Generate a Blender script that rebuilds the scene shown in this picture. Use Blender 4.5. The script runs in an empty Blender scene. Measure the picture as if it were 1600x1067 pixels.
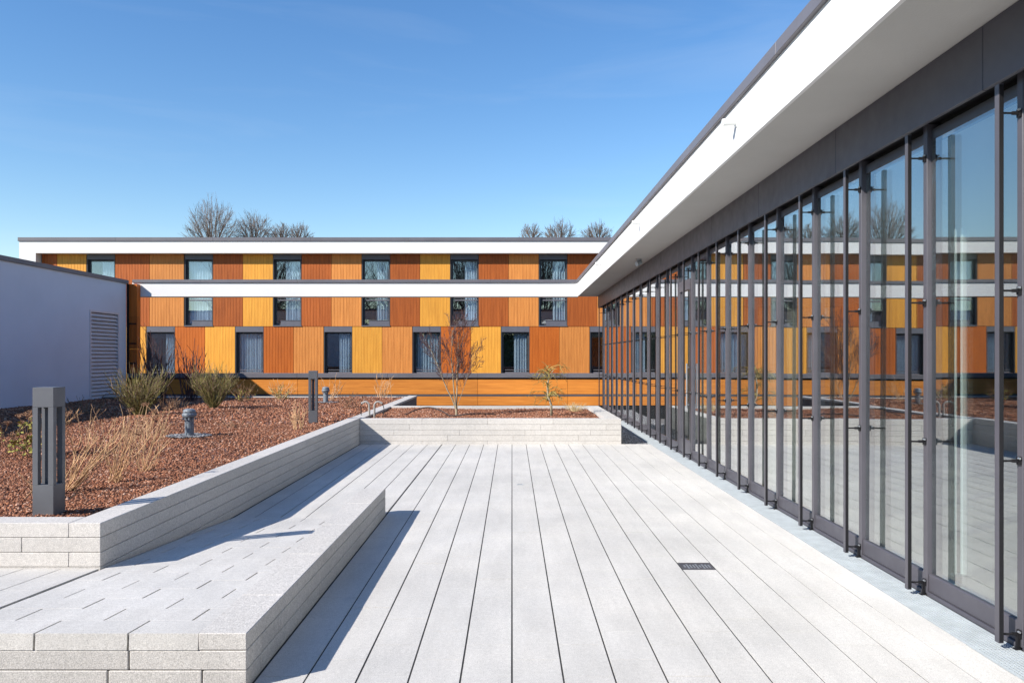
import bpy, bmesh, math, random
import numpy as np
from mathutils import Vector, Matrix

R = math.radians
SC = bpy.context.scene
COL = SC.collection

# ------------------------------------------------------------------ camera
F_PX, CAM_H = 1244.4, 1.6
cam_d = bpy.data.cameras.new('camera')
cam_d.sensor_width = 36.0
cam_d.lens = 28.0
cam_d.shift_y = 23.5 / 1600.0
cam_d.clip_start = 0.05
cam_d.clip_end = 3000.0
cam = bpy.data.objects.new('camera', cam_d)
COL.objects.link(cam)
cam.location = (0, 0, CAM_H)
cam.rotation_euler = (R(90), 0, 0)
SC.camera = cam

# ------------------------------------------------------------------ light
L = Vector((0.33, 0.23, -0.266)).normalized()          # direction the sunlight travels
S = -L
ELEV = math.asin(S.z)
AZ = math.atan2(S.x, S.y)
world = bpy.data.worlds.new('World')
SC.world = world
world.use_nodes = True
wt = world.node_tree
wt.nodes.clear()
w_out = wt.nodes.new('ShaderNodeOutputWorld')
w_bg = wt.nodes.new('ShaderNodeBackground')
w_sky = wt.nodes.new('ShaderNodeTexSky')
w_sky.sky_type = 'NISHITA'
w_sky.sun_disc = False
w_sky.sun_elevation = ELEV
w_sky.sun_rotation = AZ
w_sky.altitude = 0
w_sky.air_density = 1.15
w_sky.dust_density = 0.0
w_sky.ozone_density = 2.2
w_bg.inputs['Strength'].default_value = 0.09
# thin cirrus wisps, part of the sky all the way round
w_tc = wt.nodes.new('ShaderNodeTexCoord')
w_map = wt.nodes.new('ShaderNodeMapping')
w_map.inputs['Scale'].default_value = (1.6, 1.6, 11.0)
w_map.inputs['Rotation'].default_value = (R(4), R(5), 0)
w_n = wt.nodes.new('ShaderNodeTexNoise')
w_n.inputs['Scale'].default_value = 1.7
w_n.inputs['Detail'].default_value = 6
w_n.inputs['Roughness'].default_value = 0.55
w_n.inputs['Distortion'].default_value = 0.5
w_mr = wt.nodes.new('ShaderNodeMapRange')
w_mr.inputs['From Min'].default_value = 0.50
w_mr.inputs['From Max'].default_value = 0.80
w_mr.inputs['To Max'].default_value = 0.09
w_mix = wt.nodes.new('ShaderNodeMix')
w_mix.data_type = 'RGBA'
w_mix.inputs[7].default_value = (6.6, 7.0, 7.4, 1)
wt.links.new(w_tc.outputs['Generated'], w_map.inputs['Vector'])
wt.links.new(w_map.outputs['Vector'], w_n.inputs['Vector'])
wt.links.new(w_n.outputs['Fac'], w_mr.inputs['Value'])
wt.links.new(w_mr.outputs['Result'], w_mix.inputs[0])
w_hs = wt.nodes.new('ShaderNodeHueSaturation')
w_hs.inputs['Saturation'].default_value = 1.28
w_hs.inputs['Value'].default_value = 1.25
w_hs.inputs['Hue'].default_value = 0.507
wt.links.new(w_sky.outputs['Color'], w_hs.inputs['Color'])
wt.links.new(w_hs.outputs['Color'], w_mix.inputs[6])
wt.links.new(w_mix.outputs[2], w_bg.inputs['Color'])
wt.links.new(w_bg.outputs['Background'], w_out.inputs['Surface'])

sun_d = bpy.data.lights.new('sun', 'SUN')
sun_d.energy = 5.0
sun_d.angle = R(0.5)
sun_d.color = (1.0, 0.94, 0.86)
sun = bpy.data.objects.new('sun', sun_d)
COL.objects.link(sun)
sun.rotation_euler = L.to_track_quat('-Z', 'Y').to_euler()

SC.view_settings.view_transform = 'Standard'
SC.view_settings.look = 'None'
SC.view_settings.exposure = 0.68
SC.view_settings.gamma = 1.0
SC.view_settings.use_curve_mapping = False

# ------------------------------------------------------------------ materials
MATS = {}


class NT:
    def __init__(self, name):
        self.m = bpy.data.materials.new(name)
        self.m.use_nodes = True
        self.t = self.m.node_tree
        self.t.nodes.clear()
        self.out = self.t.nodes.new('ShaderNodeOutputMaterial')
        MATS[name] = self.m

    def n(self, typ, **kw):
        nd = self.t.nodes.new(typ)
        for k, v in kw.items():
            if k.startswith('_'):
                setattr(nd, k[1:], v)
            else:
                nd.inputs[k.replace('__', ' ')].default_value = v
        return nd

    def l(self, a, b):
        self.t.links.new(a, b)

    def pos(self, scale=(1, 1, 1)):
        g = self.n('ShaderNodeNewGeometry')
        mp = self.n('ShaderNodeMapping')
        mp.inputs['Scale'].default_value = scale
        self.l(g.outputs['Position'], mp.inputs['Vector'])
        return mp.outputs['Vector']

    def noise(self, vec, scale, detail=3, rough=0.55):
        nd = self.n('ShaderNodeTexNoise', Scale=scale, Detail=detail, Roughness=rough)
        self.l(vec, nd.inputs['Vector'])
        return nd.outputs['Fac']

    def remap(self, v, a, b, c, d):
        nd = self.n('ShaderNodeMapRange')
        nd.inputs['From Min'].default_value = a
        nd.inputs['From Max'].default_value = b
        nd.inputs['To Min'].default_value = c
        nd.inputs['To Max'].default_value = d
        self.l(v, nd.inputs['Value'])
        return nd.outputs['Result']

    def mul(self, a, b, op='MULTIPLY'):
        nd = self.n('ShaderNodeMath', _operation=op)
        for i, v in enumerate((a, b)):
            if isinstance(v, (int, float)):
                nd.inputs[i].default_value = v
            else:
                self.l(v, nd.inputs[i])
        return nd.outputs[0]

    def mixc(self, fac, a, b, mode='MIX'):
        nd = self.n('ShaderNodeMix', _data_type='RGBA', _blend_type=mode)
        if isinstance(fac, (int, float)):
            nd.inputs[0].default_value = fac
        else:
            self.l(fac, nd.inputs[0])
        for i, v in ((6, a), (7, b)):
            if isinstance(v, tuple):
                nd.inputs[i].default_value = v + (1,) if len(v) == 3 else v
            else:
                self.l(v, nd.inputs[i])
        return nd.outputs[2]

    def tint(self, col, val):
        """colour * scalar"""
        nd = self.n('ShaderNodeVectorMath', _operation='SCALE')
        if isinstance(col, tuple):
            nd.inputs[0].default_value = col[:3]
        else:
            self.l(col, nd.inputs[0])
        self.l(val, nd.inputs['Scale'])
        return nd.outputs[0]

    def finish(self, col, rough=0.7, bump=None, bstr=0.3, bdist=0.01, metal=0.0, spec=0.5):
        p = self.n('ShaderNodeBsdfPrincipled', Metallic=metal)
        p.inputs['Specular IOR Level'].default_value = spec
        if isinstance(col, tuple):
            p.inputs['Base Color'].default_value = col + (1,)
        else:
            self.l(col, p.inputs['Base Color'])
        if isinstance(rough, (int, float)):
            p.inputs['Roughness'].default_value = rough
        else:
            self.l(rough, p.inputs['Roughness'])
        if bump is not None:
            b = self.n('ShaderNodeBump', Strength=bstr, Distance=bdist)
            self.l(bump, b.inputs['Height'])
            self.l(b.outputs['Normal'], p.inputs['Normal'])
        self.l(p.outputs[0], self.out.inputs['Surface'])
        return self.m


def mat_concrete(name, base, speck=0.3, stain=0.12, per=0.10, scale=1.0, bstr=0.35):
    n = NT(name)
    p = n.pos()
    oi = n.n('ShaderNodeObjectInfo')
    v = n.remap(oi.outputs['Random'], 0, 1, 1 - per, 1 + per * 0.6)
    big = n.remap(n.noise(p, 0.55, 4, 0.6), 0.3, 0.7, 1 - stain, 1 + stain * 0.4)
    ps = n.pos((2.2, 0.45, 1))
    strk = n.remap(n.noise(ps, 2.6, 5, 0.65), 0.35, 0.75, 1.03, 1 - stain * 0.8)
    fine_n = n.noise(p, 170 * scale, 2, 0.6)
    fine = n.remap(fine_n, 0.3, 0.7, 1 - speck, 1 + speck)
    mid = n.remap(n.noise(p, 38 * scale, 3, 0.7), 0.3, 0.7, 1 - speck * .35, 1 + speck * .35)
    vo = n.n('ShaderNodeTexVoronoi', Scale=21 * scale)
    n.l(p, vo.inputs['Vector'])
    dark = n.remap(vo.outputs['Distance'], 0.03, 0.10, 0.72, 1.0)
    vs = n.n('ShaderNodeTexVoronoi', Scale=4.2 * scale)
    n.l(p, vs.inputs['Vector'])
    spot = n.remap(vs.outputs['Distance'], 0.012, 0.03, 0.62, 1.0)
    f = n.mul(n.mul(n.mul(n.mul(v, spot), big), n.mul(fine, mid)), n.mul(dark, strk))
    col = n.tint(base, f)
    warm = n.mixc(n.remap(n.noise(p, 1.1, 3), 0.4, 0.8, 0, 0.35), col, n.mixc(1.0, col, (1.0, 0.965, 0.91), 'MULTIPLY'))
    h = n.mul(fine_n, n.mul(dark, 1.0), 'ADD')
    return n.finish(warm, 0.88, h, bstr, 0.004, spec=0.25)


def mat_wood(name, base, horiz=False, dark=0.25):
    n = NT(name)
    sc = (1.1, 6, 15.0) if horiz else (15.0, 6, 0.75)
    p = n.pos(sc)
    oi = n.n('ShaderNodeObjectInfo')
    v = n.remap(oi.outputs['Random'], 0, 1, 0.90, 1.10)
    g = n.noise(p, 1.0, 5, 0.62)
    g1 = n.remap(g, 0.3, 0.72, 1 - dark, 1 + dark * 0.55)
    sc2 = (0.6, 6, 60.0) if horiz else (60.0, 6, 0.6)
    g2 = n.remap(n.noise(n.pos(sc2), 1.0, 3), 0.3, 0.7, 0.92, 1.08)
    big = n.remap(n.noise(n.pos(), 0.7, 2), 0.3, 0.7, 0.94, 1.05)
    col = n.tint(base, n.mul(n.mul(v, g1), n.mul(g2, big)))
    rd = n.mixc(n.remap(g, 0.55, 0.25, 0, 0.45), col, n.mixc(1.0, col, (1.0, 0.80, 0.62), 'MULTIPLY'))
    return n.finish(rd, 0.55, g, 0.12, 0.004, spec=0.3)


def mat_plain(name, base, rough=0.6, var=0.08, scale=2.0, metal=0.0, spec=0.5, bump=0.0, bscale=60, isl=0.0, per=0.0):
    n = NT(name)
    p = n.pos()
    f = n.remap(n.noise(p, scale, 4, 0.6), 0.3, 0.7, 1 - var, 1 + var)
    if isl:
        g = n.n('ShaderNodeNewGeometry')
        f = n.mul(f, n.remap(g.outputs['Random Per Island'], 0, 1, 1 - isl, 1 + isl))
    if per:
        oi = n.n('ShaderNodeObjectInfo')
        f = n.mul(f, n.remap(oi.outputs['Random'], 0, 1, 1 - per, 1 + per))
    col = n.tint(base, f)
    b = n.noise(p, bscale, 3) if bump else None
    r = n.remap(n.noise(p, scale * 3, 3), 0.3, 0.7, max(0.02, rough - 0.06), min(1, rough + 0.06))
    return n.finish(col, r, b, bump, 0.004, metal, spec)


def mat_glass(name, tint, k=2.0, rough=0.0, wav=0.0):
    """thin architectural pane: Schlick reflection over clear tinted transmission"""
    n = NT(name)
    lw = n.n('ShaderNodeLayerWeight', Blend=0.5)
    p5 = n.mul(lw.outputs['Facing'], 5.0, 'POWER')
    r = n.mul(n.mul(p5, 0.957), 0.043, 'ADD')
    num = n.mul(r, k)
    den = n.mul(n.mul(r, k - 1.0), 1.0, 'ADD')
    fac = n.mul(num, den, 'DIVIDE')
    tr = n.n('ShaderNodeBsdfTransparent')
    tr.inputs['Color'].default_value = tint + (1,)
    gl = n.n('ShaderNodeBsdfGlossy', Roughness=rough)
    gl.inputs['Color'].default_value = (0.97, 0.99, 1.0, 1)
    if wav:
        b = n.n('ShaderNodeBump', Strength=wav, Distance=0.02)
        n.l(n.noise(n.pos(), 0.9, 1), b.inputs['Height'])
        n.l(b.outputs['Normal'], gl.inputs['Normal'])
    mx = n.n('ShaderNodeMixShader')
    n.l(fac, mx.inputs[0])
    n.l(tr.outputs[0], mx.inputs[1])
    n.l(gl.outputs[0], mx.inputs[2])
    n.l(mx.outputs[0], n.out.inputs['Surface'])
    return n.m


mat_concrete('paving', (0.565, 0.548, 0.518), speck=0.22, stain=0.15, per=0.03)
mat_concrete('block', (0.53, 0.508, 0.478), speck=0.30, stain=0.08, per=0.06, bstr=0.6)
mat_plain('joint_dark', (0.035, 0.034, 0.033), 0.95, 0.3, 8)
mat_plain('stucco', (0.70, 0.69, 0.675), 0.9, 0.025, 0.8, bump=0.35, bscale=140, spec=0.2)
mat_plain('stucco_shade', (0.62, 0.62, 0.69), 0.9, 0.04, 0.7, bump=0.35, bscale=120, spec=0.2)  # white render with the blue of its shade mixed into the colour
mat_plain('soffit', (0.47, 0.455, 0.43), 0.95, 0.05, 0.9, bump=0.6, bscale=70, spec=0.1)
mat_plain('anthracite', (0.075, 0.072, 0.08), 0.42, 0.10, 1.5, spec=0.4)
mat_plain('coping_metal', (0.125, 0.12, 0.135), 0.45, 0.10, 1.2, spec=0.5)
mat_plain('bollard_metal', (0.105, 0.11, 0.122), 0.5, 0.07, 6, spec=0.4)
mat_plain('frame_mauve', (0.070, 0.068, 0.081), 0.42, 0.10, 2.5, spec=0.45)
mat_plain('black_metal', (0.012, 0.012, 0.014), 0.6, 0.1, 5, spec=0.2)
mat_plain('window_frame', (0.05, 0.05, 0.056), 0.45, 0.08, 3)
mat_plain('window_grey', (0.105, 0.105, 0.125), 0.5, 0.08, 3)
mat_plain('steel', (0.45, 0.47, 0.49), 0.35, 0.1, 6, metal=0.7)
mat_plain('galvanised', (0.40, 0.44, 0.46), 0.5, 0.12, 9)
mat_plain('louvre', (0.60, 0.56, 0.58), 0.55, 0.05, 3)
mat_plain('vent_grey', (0.16, 0.19, 0.22), 0.55, 0.15, 14)
mat_plain('pipe_grey', (0.30, 0.285, 0.26), 0.5, 0.12, 14)
mat_plain('rubber', (0.018, 0.018, 0.02), 0.6, 0.1, 20)
mat_plain('dark_room', (0.05, 0.052, 0.06), 0.9, 0.2, 0.7)
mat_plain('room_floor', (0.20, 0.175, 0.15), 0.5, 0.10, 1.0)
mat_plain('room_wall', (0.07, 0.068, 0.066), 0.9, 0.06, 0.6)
mat_plain('pillar', (0.62, 0.55, 0.46), 0.85, 0.05, 1.0)
mat_plain('white_paint', (0.82, 0.84, 0.82), 0.5, 0.03, 3)
mat_plain('curtain', (0.80, 0.82, 0.84), 0.9, 0.08, 3, per=0.15)
mat_plain('ground_soil', (0.16, 0.15, 0.11), 0.95, 0.3, 0.4)
mat_plain('grey_gravel', (0.20, 0.20, 0.21), 0.9, 0.2, 20, isl=0.45)
mat_plain('lower_gravel', (0.13, 0.13, 0.135), 0.95, 0.35, 22, bump=0.8, bscale=45)
mat_plain('lava_soil', (0.15, 0.066, 0.046), 0.95, 0.35, 9, bump=0.9, bscale=40)
mat_plain('dry_stem', (0.54, 0.34, 0.18), 0.8, 0.15, 12, isl=0.35)
mat_plain('dry_stem_dark', (0.21, 0.12, 0.065), 0.85, 0.2, 12, isl=0.4)
mat_plain('red_twig', (0.075, 0.032, 0.03), 0.8, 0.2, 12, isl=0.35)
mat_plain('broom_green', (0.18, 0.155, 0.045), 0.8, 0.2, 10, isl=0.5)
mat_plain('broom_tip', (0.20, 0.13, 0.085), 0.8, 0.2, 10, isl=0.4)
mat_plain('bark_pale', (0.30, 0.25, 0.17), 0.85, 0.4, 30)
mat_plain('bark_dark', (0.16, 0.125, 0.105), 0.9, 0.3, 4, isl=0.2)
mat_plain('larch_twig', (0.24, 0.185, 0.05), 0.8, 0.2, 20, isl=0.35)
mat_plain('flower_head', (0.30, 0.17, 0.10), 0.9, 0.3, 30, isl=0.4)
mat_plain('leaf_yellow', (0.22, 0.20, 0.03), 0.7, 0.2, 20, isl=0.4)
mat_plain('hedge_leaf', (0.045, 0.07, 0.03), 0.7, 0.3, 3, isl=0.45)
mat_plain('dry_grass', (0.50, 0.38, 0.20), 0.85, 0.1, 12, isl=0.3)
mat_plain('concrete_shade', (0.12, 0.115, 0.12), 0.9, 0.12, 1.5, bump=0.4, bscale=90)  # grey concrete, the shade on its side face put into the colour
mat_wood('wood_yellow', (0.72, 0.33, 0.045), dark=0.20)
mat_wood('wood_brown', (0.38, 0.096, 0.016), dark=0.32)
mat_wood('wood_light', (0.59, 0.225, 0.052), dark=0.24)
mat_wood('wood_red', (0.46, 0.115, 0.013), dark=0.22)
mat_wood('wood_parapet', (0.58, 0.21, 0.033), horiz=True, dark=0.20)
mat_glass('pane_glass', (0.84, 0.90, 0.895), k=6.0, wav=0.012)
mat_glass('window_glass', (0.80, 0.86, 0.90), k=4.2, wav=0.06)


def mat_lava():
    n = NT('lava_chip')
    g = n.n('ShaderNodeNewGeometry')
    cr = n.n('ShaderNodeValToRGB')
    n.l(g.outputs['Random Per Island'], cr.inputs[0])
    e = cr.color_ramp.elements
    e[0].position, e[0].color = 0.0, (0.07, 0.034, 0.026, 1)
    e[1].position, e[1].color = 1.0, (0.50, 0.33, 0.25, 1)
    for ps, c in ((0.25, (0.17, 0.066, 0.037, 1)), (0.6, (0.30, 0.125, 0.068, 1)), (0.88, (0.40, 0.20, 0.12, 1))):
        x = cr.color_ramp.elements.new(ps)
        x.color = c
    f = n.remap(n.noise(n.pos(), 0.8, 4, 0.6), 0.3, 0.7, 0.78, 1.18)
    n.finish(n.tint(cr.outputs[0], f), 0.92, n.noise(n.pos(), 160, 2), 0.5, 0.004, spec=0.2)


mat_lava()


# ------------------------------------------------------------------ helpers
def tag(o, label=None, cat=None, group=None, kind=None):
    if label:
        o['label'] = label
    if cat:
        o['category'] = cat
    if group:
        o['group'] = group
    if kind:
        o['kind'] = kind
    return o


def link(name, mesh, parent=None, loc=(0, 0, 0), rot=None):
    o = bpy.data.objects.new(name, mesh)
    COL.objects.link(o)
    o.location = loc
    if rot:
        o.rotation_euler = rot
    if parent is not None:
        o.parent = parent
    return o


def empty(name, loc=(0, 0, 0)):
    o = bpy.data.objects.new(name, None)
    o.empty_display_size = 0.1
    COL.objects.link(o)
    o.location = loc
    return o


class MB:
    def __init__(self):
        self.v, self.f = [], []

    def box(self, x0, x1, y0, y1, z0, z1):
        b = len(self.v)
        self.v += [(x0, y0, z0), (x1, y0, z0), (x1, y1, z0), (x0, y1, z0), (x0, y0, z1), (x1, y0, z1), (x1, y1, z1), (x0, y1, z1)]
        self.f += [tuple(b + i for i in q) for q in ((0, 3, 2, 1), (4, 5, 6, 7), (0, 1, 5, 4), (1, 2, 6, 5), (2, 3, 7, 6), (3, 0, 4, 7))]
        return self

    def tube(self, pts, radii, sides=6, cap=True):
        b = len(self.v)
        n = len(pts)
        prev = None
        for i, p in enumerate(pts):
            d = (Vector(pts[min(i + 1, n - 1)]) - Vector(pts[max(i - 1, 0)]))
            if d.length < 1e-9:
                d = Vector((0, 0, 1))
            d.normalize()
            if prev is None:
                a = Vector((1, 0, 0)) if abs(d.x) < 0.9 else Vector((0, 1, 0))
                u = d.cross(a).normalized()
            else:
                u = (prev - d * prev.dot(d))
                u = u.normalized() if u.length > 1e-6 else d.orthogonal().normalized()
            prev = u
            w = d.cross(u)
            r = radii[i] if not isinstance(radii, (int, float)) else radii
            for k in range(sides):
                a = 2 * math.pi * k / sides
                q = Vector(p) + u * (math.cos(a) * r) + w * (math.sin(a) * r)
                self.v.append((q.x, q.y, q.z))
        for i in range(n - 1):
            for k in range(sides):
                k2 = (k + 1) % sides
                self.f.append((b + i * sides + k, b + i * sides + k2, b + (i + 1) * sides + k2, b + (i + 1) * sides + k))
        if cap:
            self.f.append(tuple(b + k for k in reversed(range(sides))))
            self.f.append(tuple(b + (n - 1) * sides + k for k in range(sides)))
        return self

    def lathe(self, prof, sides=24, c=(0, 0, 0)):
        b = len(self.v)
        for r, z in prof:
            for k in range(sides):
                a = 2 * math.pi * k / sides
                self.v.append((c[0] + r * math.cos(a), c[1] + r * math.sin(a), c[2] + z))
        for i in range(len(prof) - 1):
            for k in range(sides):
                k2 = (k + 1) % sides
                self.f.append((b + i * sides + k, b + i * sides + k2, b + (i + 1) * sides + k2, b + (i + 1) * sides + k))
        self.f.append(tuple(b + k for k in reversed(range(sides))))
        self.f.append(tuple(b + (len(prof) - 1) * sides + k for k in range(sides)))
        return self

    def quad(self, *pts):
        b = len(self.v)
        self.v += [tuple(p) for p in pts]
        self.f.append(tuple(range(b, b + len(pts))))
        return self

    def mesh(self, name, mat, smooth=False):
        me = bpy.data.meshes.new(name)
        me.from_pydata(self.v, [], self.f)
        if mat:
            me.materials.append(MATS[mat])
        if smooth:
            me.polygons.foreach_set('use_smooth', [True] * len(me.polygons))
        me.update()
        return me

    def build(self, name, mat, parent=None, loc=(0, 0, 0), rot=None, smooth=False):
        return link(name, self.mesh(name, mat, smooth), parent, loc, rot)


CACHE = {}


def chamfer_mesh(dx, dy, dz, ch, mat, name='block'):
    """box centred on the origin, every edge chamfered (44 triangles)"""
    key = (round(dx, 3), round(dy, 3), round(dz, 3), ch, mat)
    if key in CACHE:
        return CACHE[key]
    hx, hy, hz = dx / 2, dy / 2, dz / 2
    bm = bmesh.new()
    for sx in (-1, 1):
        for sy in (-1, 1):
            for sz in (-1, 1):
                bm.verts.new((sx * hx, sy * (hy - ch), sz * (hz - ch)))
                bm.verts.new((sx * (hx - ch), sy * hy, sz * (hz - ch)))
                bm.verts.new((sx * (hx - ch), sy * (hy - ch), sz * hz))
    bmesh.ops.convex_hull(bm, input=bm.verts)
    bmesh.ops.recalc_face_normals(bm, faces=bm.faces)
    me = bpy.data.meshes.new(name)
    bm.to_mesh(me)
    bm.free()
    me.materials.append(MATS[mat])
    CACHE[key] = me
    return me


def cbox(name, x0, x1, y0, y1, z0, z1, mat, parent=None, ch=0.004, rot=None):
    me = chamfer_mesh(x1 - x0, y1 - y0, z1 - z0, ch, mat, name)
    return link(name, me, parent, ((x0 + x1) / 2, (y0 + y1) / 2, (z0 + z1) / 2), rot)


def px(x, y_m):
    """picture column -> X at depth y_m"""
    return (x - 801.0) * y_m / F_PX


def pz(y, y_m):
    return CAM_H + (557.0 - y) * y_m / F_PX


# ------------------------------------------------------------------ ground
g = MB().box(-700, 700, -300, 1500, -1.3, -0.9).build('ground', 'ground_soil')
tag(g, kind='structure')
# courtyard ground behind the planter, lower than the terrace
g = MB().box(-2.6, 16.0, 18.72, 32.4, -0.895, -0.35).build('courtyard_ground', 'lower_gravel')
tag(g, kind='structure')

# ------------------------------------------------------------------ terrace pavement
W = 0.2563
SLAB = 0.437
Y_FAR = 14.57
pave = MB().box(-2.80, 2.53, -3.0, Y_FAR, -0.89, -0.0036).build('pavement', 'joint_dark')
tag(pave, kind='structure')
rnd = random.Random(4)
slabs = []
for c in range(-11, 10):
    jw = 0.0095 if c < 3 else max(0.0065, 0.0095 - (c - 3) * 0.0006)
    x0, x1 = c * W + jw / 2, (c + 1) * W - jw / 2
    if c == -11:
        x0 = -2.766
    if c == -5:
        x0 = c * W + 0.016
    if c == 9:
        x1 = 2.525
    off = (0.0 if c % 2 else SLAB * 0.5)
    y = -3.0 - off
    while y < Y_FAR - 0.02:
        a, b = max(y, -3.0), min(y + SLAB, Y_FAR)
        y += SLAB
        if b - a < 0.03:
            continue
        if c < -5 and b < 7.6:            # under the ramp
            continue
        if c < -5 and a < 7.6:
            a = 7.6
        slabs.append((c, x0, x1, a + 0.0013, b - 0.0013))
HATCH = (5, 5.99, 6.19)
vis = []
for s in slabs:
    c, x0, x1, a, b = s
    ok = b > 4.0 and abs((x0 + x1) / 2) < 0.66 * b + .2
    if c < -5 and b < 8.0:
        ok = ok
    vis.append((ok, (b + a) / 2, s))
near = sorted([v for v in vis if v[0]], key=lambda t: t[1])
keep = set(id(v[2]) for v in near[:296])
far = MB()
for ok, ym, s in vis:
    c, x0, x1, a, b = s
    parts = [(a, b)]
    if c == HATCH[0]:
        parts = []
        if a < HATCH[1] - 0.01:
            parts.append((a, min(b, HATCH[1] - 0.004)))
        if b > HATCH[2] + 0.01:
            parts.append((max(a, HATCH[2] + 0.004), b))
    for (p, q) in parts:
        dz = rnd.uniform(-0.0012, 0.0006)
        if id(s) in keep:
            me = chamfer_mesh(round(x1 - x0, 4), round(q - p, 3), 0.036, 0.0003, 'paving', 'paving_slab')
            link('paving_slab', me, pave, ((x0 + x1) / 2, (p + q) / 2, -0.018 + dz))
        else:
            far.box(x0, x1, p, q, -0.034, dz)
o = far.build('far_paving_slabs', 'paving', pave)
tag(o, kind='stuff')

# inspection cover let into the paving, cast lines on it
hc = empty('inspection_cover', (5.5 * W, (HATCH[1] + HATCH[2]) / 2, 0))
tag(hc, 'small dark metal inspection cover let into the pale paving', 'cover')
hx, hy = W / 2 - 0.006, (HATCH[2] - HATCH[1]) / 2 - 0.001
MB().box(-hx, hx, -hy, hy, -0.036, -0.003).build('plate', 'anthracite', hc)
fm = MB()
fm.box(-hx, hx, -hy, -hy + .012, -0.0028, 0.0).box(-hx, hx, hy - .012, hy, -0.0028, 0.0)
fm.box(-hx, -hx + .012, -hy + .0125, hy - .0125, -0.0028, 0.0).box(hx - .012, hx, -hy + .0125, hy - .0125, -0.0028, 0.0)
fm.build('rim', 'anthracite', hc)
rb = MB()
for i in range(9):
    xx = -0.095 + i * 0.0235
    k = 0.03 + 0.035 * math.sin(i * 1.9) ** 2
    rb.box(xx, xx + 0.012, -k, k, -0.0028, -0.0005)
rb.build('raised_ribs', 'steel', hc)
pm = empty('floor_outlet', (0.098, 9.95, 0))
tag(pm, 'tiny grey floor outlet flap in the middle of the terrace paving', 'outlet')
MB().box(-0.04, 0.04, -0.02, 0.02, 0.0015, 0.005).build('flap', 'galvanised', pm)
MB().box(-0.03, 0.03, 0.012, 0.016, 0.0052, 0.008).build('hinge', 'coping_metal', pm)

# ------------------------------------------------------------------ ramp platform
RY0, RY1, RZ = 3.84, 7.93, 0.266
SL = RZ / (RY1 - RY0)
RA = -math.atan(SL)


def rz(y):
    return RZ - SL * (y - RY0)


KX0, KX1 = -1.512, -1.28
WALLX = -2.79
ramp = empty('ramp_platform', (-2.0, 5.0, 0))
tag(ramp, 'pale block ramp with raised kerb sloping down to the terrace paving', 'ramp')


def child(o):
    o.matrix_parent_inverse = Matrix.Translation(-Vector(o.parent.location))
    return o


core = MB()
XL = -11.9
# wedge core under the blocks (dark joints)
for (xa, xb, ya, yb) in ((WALLX, KX0 - 0.002, RY0 + 0.03, RY1 - 0.03), (XL, WALLX - 0.001, RY0 + 0.03, 5.38)):
    za, zb = rz(ya) - 0.010, max(rz(yb) - 0.010, -0.02)
    b = len(core.v)
    core.v += [(xa, ya, -0.5), (xb, ya, -0.5), (xb, yb, -0.5), (xa, yb, -0.5), (xa, ya, za), (xb, ya, za), (xb, yb, zb), (xa, yb, zb)]
    core.f += [tuple(b + i for i in q) for q in ((0, 3, 2, 1), (4, 5, 6, 7), (0, 1, 5, 4), (1, 2, 6, 5), (2, 3, 7, 6), (3, 0, 4, 7))]
child(core.build('core', 'joint_dark', ramp))
ROW = 0.2385
BT = 0.08


def ramp_block(x0, x1, ya, yb, name='paving_block'):
    ym = (ya + yb) / 2
    dy = (yb - ya) / math.cos(RA)
    me = chamfer_mesh(round(x1 - x0, 3), round(dy, 4), BT, 0.0004, 'paving', name)
    o = link(name, me, ramp, ((x0 + x1) / 2, ym, rz(ym) - BT / 2 + rnd.uniform(-.0008, .0008)), (RA, 0, 0))
    child(o)


y = RY0
i = 0
while y < RY1 - 0.03:
    yb = min(y + ROW, RY1)
    xs = [KX0 - 0.002]
    x = -1.852 + 0.2265 * (i % 2) - 0.0115 * i
    while x > KX0 - 0.06:
        x -= 0.453
    while x > WALLX + 0.05:
        xs.append(x)
        x -= 0.453
    left = WALLX + 0.024
    xs.append(left)
    for a, b in zip(xs[1:], xs[:-1]):
        gl = 0.0 if a == left else 0.005
        gr = 0.0 if b == xs[0] else 0.005
        ramp_block(a + gl, b - gr, y + 0.0005, yb - 0.0005)
    y = yb
    i += 1
# planks laid lengthwise left of the ramp run
x = WALLX - 0.002
yfront = RY0
k = 0
while x > -9.0:
    xa = x - W
    ys = [yfront, 4.45 if k % 2 else 4.75, 5.385]
    for ya, yb in zip(ys[:-1], ys[1:]):
        ramp_block(xa + 0.004, x - 0.004, ya + 0.0006, yb - 0.0006)
    x = xa
    k += 1
# front face courses under the top row
CRS = 0.098
z1 = RZ - BT - 0.0035


def front_course(z0, zt, joints):
    xs = [KX1] + joints + [-9.0]
    for b, a in zip(xs[:-1], xs[1:]):
        child(cbox('block', a + 0.003, b - 0.003 if b != KX1 else b, RY0, RY0 + 0.23, z0, zt, 'block', ramp, 0.004))


front_course(0.090, z1, [-1.847 - 1.02 * q for q in range(7)])
front_course(-0.03, 0.0865, [-1.494, -1.849 - 0.1] + [-1.95 - 0.9 * q for q in range(1, 7)])
# kerb: three courses along the right side
KY1 = 8.06
zc = [(RZ - BT + 0.0, RZ + 0.0015), (0.0905, RZ - BT - 0.0035), (-0.03, 0.0865)]
for ci, (za, zb) in enumerate(zc):
    start = RY0 if ci == 0 else RY0 + 0.2305
    y = start
    first = (0.62, 0.31, 0.78)[ci]
    while y < KY1 - 0.02:
        ln = first if y == start else 0.93
        yb = min(y + ln, KY1)
        if KY1 - yb < 0.12:
            yb = KY1
        child(cbox('kerb_block', KX0, KX1, y + (0 if y == start else 0.002), yb - 0.002, za, zb, 'block', ramp, 0.0035))
        y = yb

# ------------------------------------------------------------------ garden wall (left bed), planter and far bed wall
TOPZ = 0.472
CR = 0.1
WT = 0.215


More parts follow.
